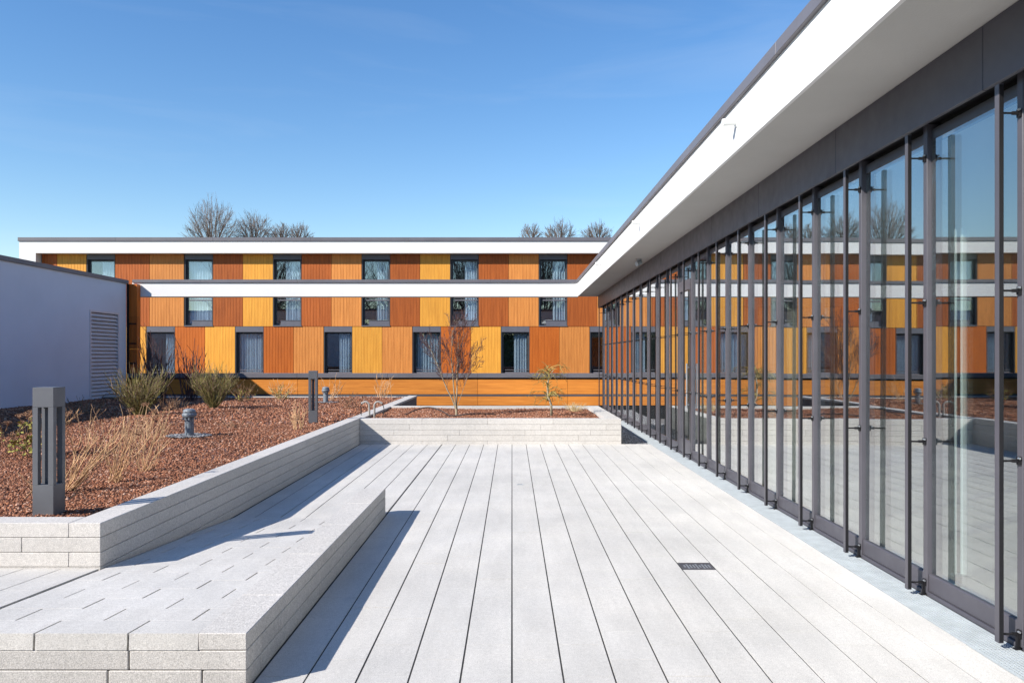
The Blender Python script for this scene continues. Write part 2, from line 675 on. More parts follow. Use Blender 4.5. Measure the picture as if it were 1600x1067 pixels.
def wall_run(parent, axis, fixed0, fixed1, s0, s1, ztop, zbot, joint0, length, shift, bond=None):
    """stacked courses of long blocks; axis 'x' or 'y' is the running direction"""
    z = ztop
    ci = 0
    while z > zbot + 0.005:
        za = max(z - CR + 0.003, zbot)
        if bond:
            s0, s1 = bond[ci % 2]
        j = joint0[ci % len(joint0)] if isinstance(joint0, list) else joint0 + shift * ci
        while j > s0:
            j -= length
        cuts = [s0]
        while j < s1 - 0.06:
            if j > s0 + 0.06:
                cuts.append(j)
            j += length
        cuts.append(s1)
        for a, b in zip(cuts[:-1], cuts[1:]):
            ga = 0.0015 if a != s0 else 0.0
            gb = 0.0015 if b != s1 else 0.0
            if axis == 'x':
                o = cbox('block', a + ga, b - gb, fixed0, fixed1, za, z, 'block', parent, 0.0035)
            else:
                o = cbox('block', fixed0, fixed1, a + ga, b - gb, za, z, 'block', parent, 0.0035)
            child(o)
        z -= CR
        ci += 1


gw = empty('garden_wall', (WALLX, 5.4, 0))
tag(gw, 'low pale concrete block wall bordering the red gravel bed beside the ramp', 'wall')
WY0 = 5.40
wall_run(gw, 'y', WALLX - WT, WALLX, WY0 + 0.0005, Y_FAR + 0.20, TOPZ, -0.05, 5.9, 1.62, 0.41,
         bond=[(WY0 + 0.0005, Y_FAR + 0.20), (WY0 + WT + 0.0015, Y_FAR + 0.20)])
wall_run(gw, 'x', WY0, WY0 + WT, -11.9, WALLX - WT - 0.0015, TOPZ, -0.05, [-3.66 - 8.0, -3.325 - 8.0, -3.80 - 8.0], 1.0, 0,
         bond=[(-11.9, WALLX - WT - 0.0015), (-11.9, WALLX)])

pl = empty('planter', (0, Y_FAR, 0))
tag(pl, 'long pale concrete block planter across the end of the terrace', 'planter')
PX1, PY1 = 2.0, 18.5
wall_run(pl, 'x', Y_FAR, Y_FAR + 0.24, WALLX + 0.001, PX1, 0.457, -0.05,
         [px(660.6, 14.58), px(641, 14.58), px(616.7, 14.58), px(598, 14.58)], 1.2, 0)
wall_run(pl, 'y', PX1 - 0.27, PX1, Y_FAR + 0.2415, PY1, 0.457, -0.05, 15.3, 1.2, 0.3)
wall_run(pl, 'x', PY1 - 0.24, PY1, WALLX + 0.001, PX1 - 0.2715, 0.457, -0.35, -2.1, 1.2, 0.3)

bw = empty('bed_wall', (WALLX, 20, 0))
tag(bw, 'smooth grey concrete upstand at the edge of the gravel bed behind the planter', 'wall')
child(MB().box(-2.97, -2.80, 14.80, 23.4, -0.88, 0.405).build('wall', 'concrete_shade', bw))
child(MB().box(-12.0, -2.975, 23.3, 23.39, -0.88, 0.405).build('wall', 'concrete_shade', bw))
child(cbox('coping', -12.0, -3.032, 23.29, 23.42, 0.4055, 0.43, 'block', bw, 0.003))
child(cbox('coping', -3.03, -2.785, 14.80, 23.42, 0.4055, 0.455, 'block', bw, 0.003))


# ------------------------------------------------------------------ gravel bed
def bedz(x, y):
    return 0.425 + 0.012 * math.sin(x * 1.7 + 0.4 * y) + 0.014 * math.sin(y * 1.1 - x * 0.6) + 0.010 * math.sin(3.1 * x + 2.3 * y) \
        - 0.05 * max(0, min(1, (-x - 9.0) / 3.0)) - 0.03 * max(0.0, min(1.0, (y - 16) / 6.0))


def grid_bed(name, x0, x1, y0, y1, n, m, mat, zf):
    mb = MB()
    for j in range(m + 1):
        for i in range(n + 1):
            x = x0 + (x1 - x0) * i / n
            y = y0 + (y1 - y0) * j / m
            mb.v.append((x, y, zf(x, y)))
    for j in range(m):
        for i in range(n):
            a = j * (n + 1) + i
            mb.f.append((a, a + 1, a + n + 2, a + n + 1))
    return mb.build(name, mat, smooth=True)


bed = grid_bed('planting_bed', -12.04, -3.0, WY0 + 0.1, 23.42, 60, 110, 'lava_soil', bedz)
tag(bed, kind='structure')
pbz = lambda x, y: 0.405 + 0.010 * math.sin(2.3 * x) + 0.008 * math.sin(3 * y + x)
pbed = grid_bed('planter_soil', WALLX - 0.03, PX1 - 0.2, Y_FAR + 0.15, PY1 - 0.1, 40, 30, 'lava_soil', pbz)
tag(pbed, kind='structure')

OCT_V = np.array([(1, 0, 0), (-1, 0, 0), (0, 1, 0), (0, -1, 0), (0, 0, 1), (0, 0, -1)], float)
OCT_F = np.array([(0, 2, 4), (2, 1, 4), (1, 3, 4), (3, 0, 4), (2, 0, 5), (1, 2, 5), (3, 1, 5), (0, 3, 5)], int)


def chips(name, pts, sizes, mat, seed, flat=0.6):
    """many small irregular stones in one mesh"""
    rg = np.random.default_rng(seed)
    n = len(pts)
    v = OCT_V[None] * (1 + rg.uniform(-0.35, 0.35, (n, 6, 1)))
    sc = np.stack([rg.uniform(0.7, 1.3, n), rg.uniform(0.6, 1.1, n), rg.uniform(0.35, 0.35 + flat, n)], 1)
    v = v * sc[:, None, :] * sizes[:, None, None]
    ax = rg.uniform(-0.6, 0.6, n)
    c, s = np.cos(ax)[:, None], np.sin(ax)[:, None]
    v = np.stack([v[..., 0], v[..., 1] * c - v[..., 2] * s, v[..., 1] * s + v[..., 2] * c], -1)
    az = rg.uniform(0, 6.283, n)
    c, s = np.cos(az)[:, None], np.sin(az)[:, None]
    v = np.stack([v[..., 0] * c - v[..., 1] * s, v[..., 0] * s + v[..., 1] * c, v[..., 2]], -1)
    v = (v + pts[:, None, :]).reshape(-1, 3)
    f = (OCT_F[None] + (np.arange(n) * 6)[:, None, None]).reshape(-1, 3)
    me = bpy.data.meshes.new(name)
    me.vertices.add(len(v))
    me.vertices.foreach_set('co', v.ravel())
    me.loops.add(f.size)
    me.loops.foreach_set('vertex_index', f.ravel())
    me.polygons.add(len(f))
    me.polygons.foreach_set('loop_start', np.arange(0, f.size, 3))
    me.polygons.foreach_set('loop_total', np.full(len(f), 3))
    me.update(calc_edges=True)
    me.validate()
    me.materials.append(MATS[mat])
    return link(name, me)


rg = np.random.default_rng(7)


def scatter(regions, zf, clip=None):
    P, Z = [], []
    for (x0, x1, y0, y1, dens, s0, s1) in regions:
        n = int((x1 - x0) * (y1 - y0) * dens)
        xs = rg.uniform(x0, x1, n)
        ys = rg.uniform(y0, y1, n)
        if clip is not None:
            k = clip(xs, ys)
            xs, ys = xs[k], ys[k]
        zs = np.array([zf(a, b) for a, b in zip(xs, ys)])
        sz = s0 + (s1 - s0) * rg.random(len(xs)) ** 2.2
        P.append(np.stack([xs, ys, zs + sz * 0.25], 1))
        Z.append(sz)
    return np.concatenate(P), np.concatenate(Z)


cl = lambda x, y: (x > -0.72 * y - 0.5)
P, Zs = scatter([(-8, -3.02, 5.64, 9.0, 4200, 0.006, 0.018), (-12, -3.02, 9.0, 14.0, 1300, 0.009, 0.024), (-12, -3.02, 14.0, 23.35, 420, 0.014, 0.036)], bedz, cl)
o = chips('lava_gravel', P, Zs, 'lava_chip', 1)
tag(o, 'red brown lava gravel spread over the wide planting bed', 'gravel', kind='stuff')
P, Zs = scatter([(-2.8, PX1 - 0.29, Y_FAR + 0.25, PY1 - 0.26, 1500, 0.008, 0.022)], pbz)
o = chips('planter_gravel', P, Zs, 'lava_chip', 2)
tag(o, 'red brown lava gravel filling the long block planter', 'gravel', kind='stuff')
# gravel strip between the planter end and the glazed front
gs = MB().box(2.005, 2.53, Y_FAR + 0.005, 24.3, -0.89, -0.03).build('gravel_strip_base', 'lower_gravel')
tag(gs, kind='structure')
P, Zs = scatter([(2.01, 2.52, Y_FAR + 0.02, 24.2, 700, 0.012, 0.028)], lambda x, y: -0.03)
o = chips('gravel_strip', P, Zs, 'grey_gravel', 3)
tag(o, 'dark grey gravel strip between planter end and glazed front', 'gravel', kind='stuff')


# ------------------------------------------------------------------ right building: glazed pavilion
GX = 2.78
Y_N, Y_E = -1.64, 24.36
pav = empty('glass_pavilion', (GX, 12, 0))
tag(pav, 'low pavilion with floor-to-ceiling glazing and a projecting white roof edge', 'building')


def pbox(name, x0, x1, y0, y1, z0, z1, mat, parent=pav):
    o = MB().box(x0, x1, y0, y1, z0, z1).build(name, mat, parent)
    return child(o) if parent is pav else o


def sub(o):
    """keep world placement for a sub-part under a part that was placed with child()"""
    o.matrix_parent_inverse = (o.parent.matrix_parent_inverse.inverted() @ Matrix.Identity(4)) if False else Matrix.Identity(4)
    return o


pbox('floor', 2.785, 10.2, Y_N, Y_E, -0.88, -0.012, 'room_floor')
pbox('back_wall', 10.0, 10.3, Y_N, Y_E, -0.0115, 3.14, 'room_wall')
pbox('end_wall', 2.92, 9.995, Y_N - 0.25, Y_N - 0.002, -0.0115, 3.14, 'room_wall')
pbox('ceiling', 2.93, 10.3, Y_N - 0.25, Y_E, 3.1405, 3.49, 'white_paint')
EX = 2.07
EY = 25.2
pbox('roof', EX + 0.031, 10.5, -3.0, EY - 0.02, 3.55, 3.90, 'coping_metal')
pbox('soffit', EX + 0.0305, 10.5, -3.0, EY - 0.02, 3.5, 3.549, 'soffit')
pbox('white_fascia', EX, EX + 0.03, -3.0, EY, 3.497, 3.93, 'stucco')
beam = pbox('roof_beam', -12.02, EX + 0.03, EY + 0.0005, EY + 0.42, 3.497, 3.93, 'stucco')
rb_ = pbox('roof_end_fascia', EX + 0.031, 10.5, EY - 0.019, EY, 3.497, 3.93, 'stucco')
# metal coping in lengths
y = -3.0
while y < EY - 0.05:
    yb = min(y + 3.05, EY + 0.42)
    if EY - yb < 0.6:
        yb = EY - 0.04
    child(cbox('coping', EX - 0.035, EX + 0.30, y + 0.002, yb - 0.002, 3.931, 4.03, 'coping_metal', pav, 0.004))
    y = yb
x = EX + 0.30
while x > -12.0:
    xa = max(x - 3.05, -12.0)
    child(cbox('coping', xa + 0.002, x - 0.002, EY - 0.038, EY + 0.45, 3.931, 4.03, 'coping_metal', pav, 0.004))
    x = xa
# dark fascia panels under the soffit
FX = 2.70
y = 4.57 - 2.075 * 3
while y < 25.0:
    yb = min(y + 2.075, 25.05)
    child(cbox('fascia_panel', FX, FX + 0.03, y + 0.003, yb - 0.003, 3.125, 3.497, 'frame_mauve', pav, 0.003))
    y = yb
child(cbox('fascia_panel', FX + 0.031, 10.3, 25.02, 25.05, 3.125, 3.497, 'frame_mauve', pav, 0.003))
pbox('fascia_backing', FX + 0.032, 2.93, -2.0, 25.015, 3.16, 3.495, 'black_metal')
# posts, rails, panes
post_me = chamfer_mesh(0.10, 0.050, 3.145, 0.003, 'frame_mauve', 'post')
posts_y = [4.36 + k for k in range(-5, 21)]
for yy in posts_y:
    child(link('post', post_me, pav, (GX + 0.05, yy, 1.5725 + 0.012)))
brail = chamfer_mesh(0.10, 0.943, 0.115, 0.004, 'frame_mauve', 'bottom_rail')
brail2 = chamfer_mesh(0.115, 0.943, 0.028, 0.003, 'frame_mauve', 'sill')
trail = chamfer_mesh(0.08, 0.943, 0.07, 0.003, 'window_frame', 'top_rail')
pane = MB().box(-0.011, 0.011, -0.4705, 0.4705, 0.15, 3.045).mesh('pane', 'pane_glass')
bead = MB().box(-0.012, 0.012, -0.4705, 0.4705, 3.03, 3.045).mesh('top_bead', 'steel')
DOOR_Y = 12.86
for yy in posts_y[:-1]:
    ym = yy + 0.5
    child(link('top_rail', trail, pav, (GX + 0.07, ym, 3.082)))
    child(link('sill', brail2, pav, (GX + 0.052, ym, 0.016)))
    if abs(ym - DOOR_Y) > 0.1:
        child(link('bottom_rail', brail, pav, (GX + 0.06, ym, 0.089)))
        child(link('pane', pane, pav, (GX + 0.042, ym, 0), (0, rnd.gauss(0, 0.0009), rnd.gauss(0, 0.0016))))
# door leaf in its bay with transom above
dr = empty('door', (GX + 0.055, DOOR_Y, 0.04))
dr.parent = pav
child(dr)
dm = MB()
dm.box(-0.05, 0.03, -0.465, -0.365, 0, 2.72).box(-0.05, 0.03, 0.365, 0.465, 0, 2.72)
dm.box(-0.05, 0.03, -0.364, 0.364, 0, 0.22).box(-0.05, 0.03, -0.364, 0.364, 2.62, 2.72)
dm.build('door_frame', 'frame_mauve', dr)
MB().box(-0.02, 0.002, -0.363, 0.363, 0.221, 2.619).build('door_pane', 'pane_glass', dr)
hm = MB().tube([(-0.10, -0.40, 0.75), (-0.10, -0.40, 1.45)], 0.014, 10).box(-0.10, -0.05, -0.41, -0.39, 0.80, 0.82).box(-0.10, -0.05, -0.41, -0.39, 1.38, 1.40)
hm.build('handle', 'steel', dr)
child(MB().box(-0.011, 0.011, -0.4705, 0.4705, 2.83, 3.045).build('transom_pane', 'pane_glass', pav, (GX + 0.042, DOOR_Y, 0)))
child(MB().box(-0.05, 0.03, -0.4705, 0.4705, 2.764, 2.828).build('transom_rail', 'frame_mauve', pav, (GX + 0.06, DOOR_Y, 0)))
# guide rails for outside blinds, each on four arms
RX = 2.665
rail_me = MB().box(-0.013, 0.013, -0.019, 0.019, 0.04, 3.085)
rail_me = rail_me.mesh('guide_rail', 'frame_mauve')
slot_me = MB().box(-0.010, 0.0125, -0.0205, -0.0192, 0.045, 3.08).box(-0.010, 0.0125, 0.0192, 0.0205, 0.045, 3.08).mesh('slot', 'black_metal')
arm_m = MB().tube([(0.016, 0, 0), (0.075, 0, 0)], 0.006, 8).box(0.07, 0.105, -0.006, 0.006, -0.009, 0.009).box(0.104, 0.114, -0.016, 0.016, -0.022, 0.022)
arm_me = arm_m.mesh('bracket', 'black_metal')
foot_me = MB().box(0.094, 0.108, -0.009, 0.009, -0.074, 0.0).box(0.078, 0.108, -0.016, 0.012, -0.080, -0.0745).mesh('foot', 'black_metal')
bolt_me = MB().tube([(0.098, -0.010, 0), (0.098, -0.026, 0)], 0.006, 8).mesh('bolt', 'steel')
for yy in posts_y:
    gr = child(link('guide_rail', rail_me, pav, (RX, yy - 0.003, 0)))
    link('slot', slot_me, gr)
    for zb in (0.085, 1.03, 1.96, 2.93):
        link('bracket', arm_me, gr, (0, 0, zb))
        if yy < 13:
            link('bolt', bolt_me, gr, (0, 0, zb + 0.015))
    link('foot', foot_me, gr, (0, 0, 0.083))
# glazed end wall
for k in range(0, 7):
    xx = GX + 0.10 + 1.2 * k
    child(link('post', chamfer_mesh(0.055, 0.10, 3.14, 0.003, 'frame_mauve', 'post'), pav, (xx + (0.06 if k else 0.085), Y_E + 0.12, 1.58)))
    child(MB().box(xx + 0.09, xx + 1.23, Y_E + 0.11, Y_E + 0.13, 0.02, 3.13).build('pane', 'pane_glass', pav))
# structural pillars inside
for yy in (10.4, 15.2, 20.0):
    child(cbox('pillar', 3.42, 3.72, yy, yy + 0.3, -0.011, 3.139, 'pillar', pav, 0.01))
# overflow spouts on the roof edge
for yy in (1.8, 7.34, 12.85, 18.5, 23.9):
    s_ = MB().tube([(EX + 0.005, 0, 0), (EX - 0.13, 0, -0.012)], 0.034, 14).tube([(EX + 0.003, 0, 0), (EX - 0.012, 0, -0.001)], 0.055, 14)
    child(s_.build('spout', 'white_paint', pav, (0, yy, 3.765), smooth=False))
# spotlight under the soffit
sp = empty('soffit_spotlight', (2.475, 15.55, 3.5))
tag(sp, 'small metal spotlight mounted under the white soffit', 'spotlight')
MB().lathe([(0.055, -0.03), (0.055, -0.0006)], 16).build('base', 'steel', sp)
MB().tube([(0, 0, -0.031), (0, 0, -0.06)], 0.016, 8).build('stem', 'steel', sp)
MB().tube([(0.05, 0.02, -0.06), (-0.05, -0.03, -0.10)], [0.038, 0.05], 14).build('head', 'galvanised', sp)

# white slim poles inside the room
for (xx, yy, ww, lab) in ((3.33, 5.87, 0.016, 'wider of two slim white poles standing inside behind the glazing'),
                          (3.27, 5.87, 0.006, 'thinner of two slim white poles standing inside behind the glazing')):
    po = empty('white_pole', (xx, yy, -0.012))
    tag(po, lab, 'pole')
    MB().box(-ww, ww, -ww, ww, 0.012, 2.56).build('shaft', 'white_paint', po)
    MB().box(-ww - .02, ww + .02, -ww - .02, ww + .02, 0.0, 0.0118).build('base', 'steel', po)
# steel gratings along the front
gm = MB()
GW0, GW1, GL = -0.118, 0.118, 0.498
for k in range(2):
    xx = (GW0, GW1 - 0.004)[k]
    gm.box(xx, xx + 0.004, -GL, GL, -0.03, 0.0)
frame_me = gm.mesh('frame', 'galvanised')
bm_ = MB()
ny = 46
for k in range(ny):
    yy = -GL + 2 * GL * (k + 0.5) / ny
    bm_.box(GW0 + 0.0042, GW1 - 0.0042, yy - 0.0030, yy + 0.0030, -0.006, -0.0008)
nx = 11
for k in range(nx):
    xx = GW0 + (GW1 - GW0) * (k + 0.5) / nx
    bm_.box(xx - 0.0030, xx + 0.0030, -GL, GL, -0.005, 0.0002)
mesh_me = bm_.mesh('bar_mesh', 'galvanised')
pit = MB().box(2.531, 2.784, -1.6, 24.3, -0.89, -0.05).build('drain_channel', 'black_metal')
tag(pit, kind='structure')
for k in range(-2, 22):
    yy = 2.86 + k
    if yy > 24:
        continue
    gr = empty('drain_grating', (2.655, yy, 0.001))
    tag(gr, 'galvanised mesh drain grating running along the foot of the glazed front', 'grating', 'gratings along the glazed front')
    link('frame', frame_me, gr)
    link('bar_mesh', mesh_me, gr)

# ------------------------------------------------------------------ left building: rendered wall with louvre
LX = -12.05
lb = empty('rendered_building', (LX, 16, 0))
tag(lb, 'plain white rendered building in shade with a louvred vent', 'building')


def lchild(o):
    o.matrix_parent_inverse = Matrix.Translation(-Vector(lb.location))
    return o


LY0, LY1 = 22.72, 24.40
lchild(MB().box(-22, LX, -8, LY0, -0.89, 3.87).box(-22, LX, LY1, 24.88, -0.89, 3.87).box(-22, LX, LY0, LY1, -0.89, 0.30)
       .box(-22, LX, LY0, LY1, 2.94, 3.87).box(-22, LX - 0.12, LY0, LY1, 0.30, 2.94).build('wall', 'stucco_shade', lb))
y = -8.0
while y < 24.9:
    yb = min(y + 3.0, 24.95)
    lchild(cbox('coping', -22, LX + 0.05, y + 0.002, yb - 0.002, 3.871, 3.985, 'coping_metal', lb, 0.004))
    y = yb
lv = empty('louvre', (LX, (LY0 + LY1) / 2, 0.30))
lv.parent = lb
lchild(lv)
hw = (LY1 - LY0) / 2
fr = MB()
fr.box(-0.06, 0.02, -hw + .001, -hw + 0.06, 0.001, 2.639).box(-0.06, 0.02, hw - 0.06, hw - .001, 0.001, 2.639)
fr.box(-0.06, 0.02, -hw + 0.061, hw - 0.061, 0.001, 0.06).box(-0.06, 0.02, -hw + 0.061, hw - 0.061, 2.58, 2.639)
fr.build('frame', 'louvre', lv)
MB().box(-0.118, -0.10, -hw + 0.002, hw - 0.002, 0.002, 2.638).build('backing', 'anthracite', lv)
sm = MB()
b = 0
sm.v += [(-0.07, -hw + .062, 0.092), (0.012, -hw + .062, 0.0), (0.014, -hw + .062, 0.006), (-0.066, -hw + .062, 0.098),
         (-0.07, hw - .062, 0.092), (0.012, hw - .062, 0.0), (0.014, hw - .062, 0.006), (-0.066, hw - .062, 0.098)]
sm.f += [(0, 1, 2, 3), (7, 6, 5, 4), (0, 4, 5, 1), (1, 5, 6, 2), (2, 6, 7, 3), (3, 7, 4, 0)]
slat_me = sm.mesh('slat', 'louvre')
for k in range(23):
    link('slat', slat_me, lv, (0, 0, 0.075 + k * 0.1085))
# timber return and dark corner trim at its end
lchild(MB().box(LX + 0.001, LX + 0.05, 24.89, 25.0, -0.89, 3.868).build('corner_trim', 'black_metal', lb))
for k in range(4):
    z0 = -0.2 + k * 1.02
    lchild(MB().box(LX + 0.052, LX + 0.30, 24.96, 25.18, z0, min(z0 + 1.016, 3.868)).build('timber_panel', 'wood_red', lb))
for k in range(4):
    z0 = 0.75 + k * 0.62
    lchild(MB().box(LX + 0.03, LX + 0.28, 24.93, 24.958, z0, z0 + 0.035).build('bracket', 'black_metal', lb))

# ------------------------------------------------------------------ timber-clad parapet wall
par = empty('timber_parapet', (-5, 24.9, 0))
tag(par, 'low timber-clad parapet wall with dark metal coping behind the planter', 'wall')


def pchild(o):
    o.matrix_parent_inverse = Matrix.Translation(-Vector(par.location))
    return o


PYF = 24.9
pchild(MB().box(-12.0, 12.0, PYF + 0.03, PYF + 0.30, -0.88, 0.93).build('wall', 'black_metal', par))
x = -12.0
jts = [px(j, 24.9) for j in (-96, 44, 185, 326, 466, 607, 747.5, 888, 1028.5, 1169, 1309, 1400)]
jts = [-12.0] + [j for j in jts if j > -11.8]
for a, b in zip(jts[:-1], jts[1:]):
    pchild(cbox('panel', a + 0.004, b - 0.004, PYF, PYF + 0.029, 0.425, 0.893, 'wood_parapet', par, 0.003))
    pchild(cbox('panel', a + 0.004, b - 0.004, PYF, PYF + 0.029, 0.075, 0.352, 'wood_parapet', par, 0.003))
    pchild(cbox('rail', a + 0.002, b - 0.002, PYF + 0.004, PYF + 0.029, 0.356, 0.418, 'anthracite', par, 0.003))  # dark strip drawn in place of the shadow gap between panel rows
    pchild(cbox('coping', a + 0.002, b - 0.002, PYF - 0.06, PYF + 0.36, 0.94, 1.075, 'coping_metal', par, 0.005))

# ------------------------------------------------------------------ far building with coloured timber panels
FY = 33.0
S_ = FY / F_PX


def fx(x):
    return (x - 801.0) * S_


fb = empty('panel_building', (0, FY, 0))
tag(fb, 'long two-storey building clad in yellow, orange and brown timber panels', 'building')


def fchild(o):
    o.matrix_parent_inverse = Matrix.Translation(-Vector(fb.location))
    return o


ZT, ZM, ZB = 5.85, 2.845, -0.16
XR = 24.0
fchild(MB().box(fx(40), XR, FY + 1.2, FY + 14, -0.89, 6.2).build('wall', 'dark_room', fb))
fchild(MB().box(fx(40), XR, FY + 0.05, FY + 1.195, ZM - 0.04, ZM + 0.04).build('floor_slab', 'dark_room', fb))
fchild(MB().box(fx(40), XR, FY - 0.02, FY + 14, 5.86, 6.30).build('roof', 'coping_metal', fb))
WYF = FY - 0.36
fchild(MB().box(-20.2, XR, WYF, FY - 0.021, 5.835, 6.318).build('white_fascia', 'stucco', fb))
fchild(MB().box(-20.2, -19.52, WYF + .001, FY + 14, -0.89, 5.834).build('white_pier', 'stucco', fb))
x = -20.24
while x < XR:
    xb = min(x + 4.0, XR)
    fchild(cbox('coping', x + 0.002, xb - 0.002, WYF - 0.04, FY + 0.6, 6.319, 6.475, 'coping_metal', fb, 0.005))
    x = xb


def panel_mesh(w, h, mat):
    """vertical boards with V grooves, bottom left corner at origin"""
    key = ('panel', round(w, 3), round(h, 3), mat)
    if key in CACHE:
        return CACHE[key]
    n = max(2, round(w / 0.122))
    prof = []
    bw_ = w / n
    for i in range(n):
        a, b_ = i * bw_, (i + 1) * bw_
        prof += [(a, 0.008), (a + 0.008, 0.0), (b_ - 0.008, 0.0)]
    prof.append((w, 0.008))
    prof += [(w, 0.04), (0, 0.04)]
    mb = MB()
    k = len(prof)
    for z in (0, h):
        mb.v += [(x_, y_, z) for x_, y_ in prof]
    for i in range(k):
        j = (i + 1) % k
        mb.f.append((i, j, k + j, k + i))
    me = mb.mesh('panel', mat)
    CACHE[key] = me
    return me


WW = 44.0 * S_
WIN_H = 3.0


def make_window(xa, za, seed, h=WIN_H):
    """window module: head box, frame, pane, low guard panel, sill and a curtain behind"""
    rn = random.Random(seed)
    w = WW
    win = empty('window', (xa, FY, za))
    win.parent = fb
    fchild(win)
    link('head_box', CW['head'], win)
    link('frame', CW['frame'], win)
    link('pane', CW['pane'], win)
    link('sill', CW['sill'], win)
    link('guard_panel', CW['guard'], win)
    link('guard_rail', CW['rail'], win)
    link('reveal', CW['reveal'], win)
    # curtains drawn to one side, folds
    frac = rn.choice((0.55, 0.42, 0.62, 0.9, 0.5))
    c0, c1 = w * (1 - frac), w - 0.07
    mb = MB()
    n = 56
    for i in range(n + 1):
        t = i / n
        xx = c0 + (c1 - c0) * t
        yy = 0.27 + 0.045 * math.sin(t * frac * 60 + rn.random() * 0.5) + 0.015 * math.sin(t * 23 + seed)
        mb.v += [(xx, yy, 0.12), (xx, yy, h - 0.25)]
    for i in range(n):
        mb.f.append((2 * i, 2 * i + 2, 2 * i + 3, 2 * i + 1))
    mb.build('curtain', 'curtain', win, smooth=True)
    return win


w, h = WW, WIN_H
CW = {
    'head': MB().box(0.004, w - 0.004, 0.0, 0.11, h - 0.225, h - 0.002).mesh('head_box', 'window_grey'),
    'frame': MB().box(0.03, 0.10, 0.14, 0.21, 0.05, h - 0.23).box(w - 0.085, w - 0.025, 0.14, 0.21, 0.05, h - 0.23)
    .box(0.101, w - 0.086, 0.14, 0.21, 0.05, 0.12).box(0.101, w - 0.086, 0.14, 0.21, h - 0.30, h - 0.23).mesh('frame', 'window_frame'),
    'pane': MB().box(0.101, w - 0.086, 0.17, 0.182, 0.121, h - 0.301).mesh('pane', 'window_glass'),
    'sill': MB().box(-0.01, w + 0.01, -0.03, 0.139, 0.0, 0.045).mesh('sill', 'window_grey'),
    'guard': MB().box(0.30, w - 0.02, 0.03, 0.07, 0.048, 0.235).box(0.285, w - 0.012, 0.015, 0.085, 0.236, 0.262).mesh('guard_panel', 'window_grey'),
    'rail': MB().box(0.15, w - 0.03, 0.09, 0.12, 1.07, 1.12).box(0.15, w - 0.03, 0.09, 0.12, 1.19, 1.215).mesh('guard_rail', 'coping_metal'),
    'reveal': MB().box(0.0, 0.029, 0.0, 0.5, 0.046, h - 0.226).box(w - 0.024, w, 0.0, 0.5, 0.046, h - 0.226).mesh('reveal', 'window_frame'),
}
Yl, Br, Li, Rd = 'wood_yellow', 'wood_brown', 'wood_light', 'wood_red'
# upper storey: (left edge, right edge, material or None for a window)
UP = [(66, 90, Br), (90, 136, Yl), (136.5, 180.5, None), (181, 234.6, Br), (234.6, 288.5, Li), (289.5, 333.5, None)]
pat = [(Br, Yl), (Br, Li), (Br, Yl), (Br, Li), (Br, Li), (Yl, Br), (Li, Br), (Br, Yl), (Br, Li), (Yl, Br), (Br, Li)]
x = 289.5
for k in range(0, 9):
    pa, pb = pat[k]
    if k == 3:
        pa, pb = (Br, Li)
    UP += [(x + 44.2, x + 91.0, pa), (x + 91.0, x + 138.2, pb), (x + 138.4, x + 182.4, None)]
    x += 138.4
x += 44
UP += [(x + .2, x + 47, Br), (x + 47, x + 94, Yl)]
LO = [(66, 112, Br), (112, 160, Li), (160, 229.8, Yl), (230.2, 274.2, None)]
pat2 = [(Rd, Yl), (Rd, Li), (Yl, Li), (Rd, Yl), (Rd, Li), (Br, Li), (Rd, Yl), (Li, Br), (Rd, Li), (Yl, Rd)]
x = 230.2
for k in range(0, 9):
    pa, pb = pat2[k]
    LO += [(x + 44.2, x + 91.0, pa), (x + 91.0, x + 138.2, pb), (x + 138.5, x + 182.5, None)]
    x += 138.5
x += 44
LO += [(x + .2, x + 60, Br), (x + 60, x + 110, Li)]
for rows, za, hh in ((UP, ZM, 3.0), (LO, ZB, 3.0)):
    for q, (xa, xb, m) in enumerate(rows):
        if xa < 0 or fx(xb) > XR:
            continue
        if m is None:
            make_window(fx(xa), za, q * 7 + int(za * 10))
        else:
            me = panel_mesh(fx(xb) - fx(xa) - 0.012, hh - 0.014, m)
            fchild(link('panel', me, fb, (fx(xa) + 0.006, FY, za + 0.006)))
            fchild(MB().box(fx(xa) + 0.001, fx(xb) - 0.001, FY + 0.041, FY + 0.16, za + 0.002, za + hh - 0.002).build('backing', 'black_metal', fb))

# ------------------------------------------------------------------ bollard lights
def bollard(loc, label, rotz=0.0):
    b = empty('bollard_light', loc)
    b.rotation_euler = (0, 0, rotz)
    tag(b, label, 'bollard', 'bollard lights in the gravel bed')
    h = 0.077
    H, za, zb = 0.945, 0.235, 0.80
    cw = 0.040
    link('base', chamfer_mesh(2 * h, 2 * h, za + 0.1, 0.002, 'bollard_metal', 'base'), b, (0, 0, (za - 0.1) / 2))
    link('cap', chamfer_mesh(2 * h, 2 * h, H - zb, 0.002, 'bollard_metal', 'cap'), b, (0, 0, (H + zb) / 2))
    for sx in (-1, 1):
        for sy in (-1, 1):
            link('corner_post', chamfer_mesh(cw, cw, zb - za - 0.001, 0.0015, 'bollard_metal', 'corner_post'), b, (sx * (h - cw / 2), sy * (h - cw / 2), (za + zb) / 2))
    # slanted reflector blade with lamp slot inside
    m = MB()
    m.box(-0.024, 0.020, -0.012, 0.034, za + 0.0005, zb - 0.0005)
    m.build('reflector', 'bollard_metal', b)
    MB().lathe([(0.022, zb - 0.04), (0.022, zb - 0.0008)], 12, (0.0, 0.052, 0)).build('lamp', 'steel', b)
    return b


bollard((px(74, 5.84) - 0.0, 5.87, bedz(-3.4, 5.9) - 0.01), 'large dark grey square bollard light standing at the bed corner by the ramp')
bollard((px(490.5, 14.3), 14.3, bedz(-3.5, 14.3) - 0.01), 'dark grey square bollard light beside the far corner of the garden wall', R(8))


